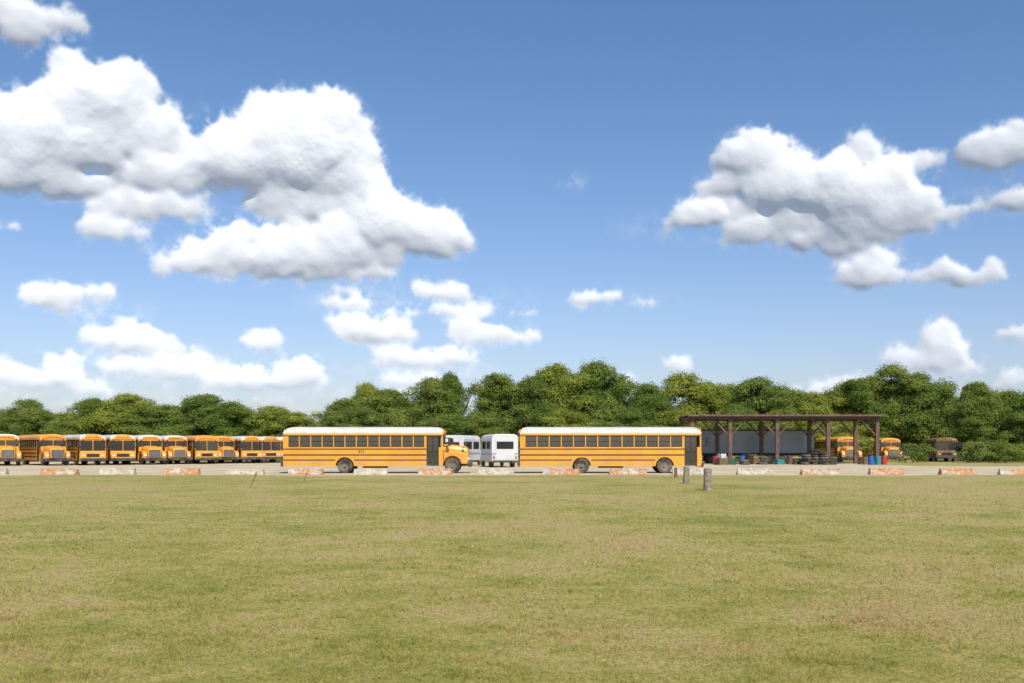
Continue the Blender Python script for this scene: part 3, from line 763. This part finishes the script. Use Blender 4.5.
def crown(seed,Rx,z0,z1,nc,nl,cr=(.8,1.7),leaf=(.12,.26)):
    r=np.random.default_rng(seed); V=[]
    H=z1-z0; lob=[(r.random()*6.28,r.uniform(.1,.35),r.integers(1,4)) for _ in range(3)]
    topb=r.uniform(-1,1,2)*Rx*.45; sk=r.uniform(.5,.95)
    for k in range(nc):
        t=r.random()**.8; zz=z0+H*(.06+.88*t)
        prof=math.sin(math.pi*min(1,(t*sk+.20)/(sk+.2)*.96))**.6 if t<.97 else .25
        a=r.random()*6.283; q=Rx*prof*(r.random()**.45)*(.8+sum(b*math.sin(a*c_+p_) for p_,b,c_ in lob))
        R=r.uniform(*cr)*(.6+.5*prof); c=np.array([q*math.cos(a)+topb[0]*t,q*math.sin(a)+topb[1]*t,min(zz,z1-R*.75)])
        n=int(nl*R*R/1.4)
        d=r.normal(size=(n,3)); d/=np.linalg.norm(d,axis=1)[:,None]
        d[:,2]=np.where(d[:,2]<-.3,-d[:,2]*.6,d[:,2])
        rad=R*(.52+.54*r.random(n)**.8)*(1+.20*np.sin(d[:,0]*5+k)*np.sin(d[:,1]*5-k))
        p=c+d*rad[:,None]*np.array([1,1,.88])
        nrm=d+r.normal(size=(n,3))*.42+np.array([0,0,.25]); nrm/=np.linalg.norm(nrm,axis=1)[:,None]
        t1=np.cross(nrm,r.normal(size=(n,3))); t1/=np.linalg.norm(t1,axis=1)[:,None]; t2=np.cross(nrm,t1)
        s=r.uniform(leaf[0],leaf[1],n)[:,None]
        V.append(np.stack([p-t1*s,p-t2*s*.7,p+t1*s,p+t2*s*.7],1))
    V=np.concatenate(V).reshape(-1,3)
    V[:,2]=z0+(V[:,2]-z0)*(z1-z0)/(V[:,2].max()-z0); n=len(V)//4
    me=bpy.data.meshes.new("crown"); me.vertices.add(4*n); me.vertices.foreach_set('co',V.astype(np.float32).ravel())
    me.loops.add(4*n); me.loops.foreach_set('vertex_index',np.arange(4*n,dtype=np.int32))
    me.polygons.add(n); me.polygons.foreach_set('loop_start',np.arange(0,4*n,4,dtype=np.int32)); me.update(calc_edges=True)
    return me
def trunkmesh(seed,H):
    r=random.Random(seed); bm=bmesh.new()
    def tube(pts,rad,n=7):
        rings=[]
        for p,q in zip(pts,rad): rings.append([bm.verts.new((p[0]+q*math.cos(2*math.pi*k/n),p[1]+q*math.sin(2*math.pi*k/n),p[2])) for k in range(n)])
        for a,b in zip(rings,rings[1:]):
            for k in range(n): bm.faces.new((a[k],a[(k+1)%n],b[(k+1)%n],b[k]))
    tube([(0,0,-.1),(.1,0,H*.2),(.05,.15,H*.45),(0,.1,H*.8)],[.34,.25,.2,.06])
    for k in range(7):
        a=r.random()*6.28; z=H*r.uniform(.18,.5); l=H*r.uniform(.2,.35)
        tube([(.05,.05,z),(l*.5*math.cos(a),l*.5*math.sin(a),z+l*.45),(l*math.cos(a),l*math.sin(a),z+l*1.0)],[.13,.09,.03],6)
    bmesh.ops.recalc_face_normals(bm,faces=bm.faces); me=bpy.data.meshes.new("trunk"); bm.to_mesh(me); bm.free(); me.materials.append(M_bark); return me
VAR=[]
for k in range(10):
    c=crown(11+k,3.7+.5*(k%3),.6,10,74+6*(k%3),420,cr=(.55,1.7),leaf=(.055,.125)); c.materials.append(M_leaf); VAR.append((c,trunkmesh(k,10)))
tn=0
def tree(px,top,D,wpx=None,lab=None):
    global tn
    h=wz(top,D); w=(wpx or 46)/F*D/8.2*1.25
    x=wx(px,D); root=empty("tree",(x,D,0),random.random()*6.28)
    root.scale=(w*random.uniform(.88,1.15),w*random.uniform(.88,1.15),h/10.0)
    c,t=VAR[(tn*3+random.randint(0,1))%10]; tn+=1
    mkobj("trunk",t,root); mkobj("crown",c,root)
    tag(root,lab or "leafy green broadleaf tree at the edge of the lot","tree","trees behind the lot")
tops=[(-75,396),(-40,396),(-8,402),(22,397),(52,407),(85,395),(112,391),(142,410),(172,402),(200,392),(222,400),(245,406),(272,403),(302,411),(334,395),(362,379),(394,386),(428,375),(460,370),(495,372),(528,374),(556,362),(588,356),(612,372),(640,394),(664,380),(690,370),(722,380),(752,374),(782,386),(812,389),(838,392),(860,378),(887,362),(917,371),(947,384),(977,380),(1008,389),(1040,386),(1072,384),(1110,388)]
for i_,(px,tp) in enumerate(tops):
    D=136+random.uniform(-4,4)+(4 if i_%2 else 0)
    if 830<px<975: D=148
    tree(px,tp,D,46+random.uniform(-10,20))
for i_ in range(34):
    px=-90+i_*36+random.uniform(-8,8)
    if 606<px<650: continue
    tp=np.interp(px,[a for a,b in tops],[b for a,b in tops])+random.uniform(3,14)
    tree(px,tp,160+random.uniform(-5,5),56)
for i_ in range(26):
    px=330+i_*30+random.uniform(-8,8)
    if 835<px<975: continue
    tree(px,random.uniform(400,426),131+random.uniform(-1.5,1.5),36+random.uniform(0,14),"low leafy green tree in the thicket behind the lot")
SV=[]
for k in range(4):
    c=crown(40+k,1.9,.0,3.0,24,230,(.4,.8),(.06,.13)); c.name="shrub"; c.materials.append(M_leaf2 if k%2 else M_leaf); SV.append(c)
for i_ in range(66):
    px=-60+i_*18.2+random.uniform(-6,6); D=127.5+random.uniform(-1.5,2)
    if 835<px<870: D=132
    if px>900: D=118+random.uniform(-2,5)
    if 925<px<970: D=138
    if 870<px<906: continue
    o=mkobj("shrub",SV[i_%4],None,(wx(px,D),D,-.1),(0,0,random.random()*6)); s=random.uniform(.8,1.5) if px<900 else random.uniform(.6,1.2)
    o.scale=(s,s,s*random.uniform(.7,1.1)); tag(o,"bushy green shrub at the foot of the trees","shrub","shrubs along the tree line")
for i_ in range(16):
    px=972+i_*6.5+random.uniform(-3,3); D=random.uniform(112,124)
    o=mkobj("shrub",SV[(i_*3)%4],None,(wx(px,D),D,-.1),(0,0,random.random()*6)); s=random.uniform(.6,1.1)
    o.scale=(s,s,s*random.uniform(.6,1.0)); tag(o,"pale bushy shrub at the edge of the rough grass","shrub","shrubs along the tree line")
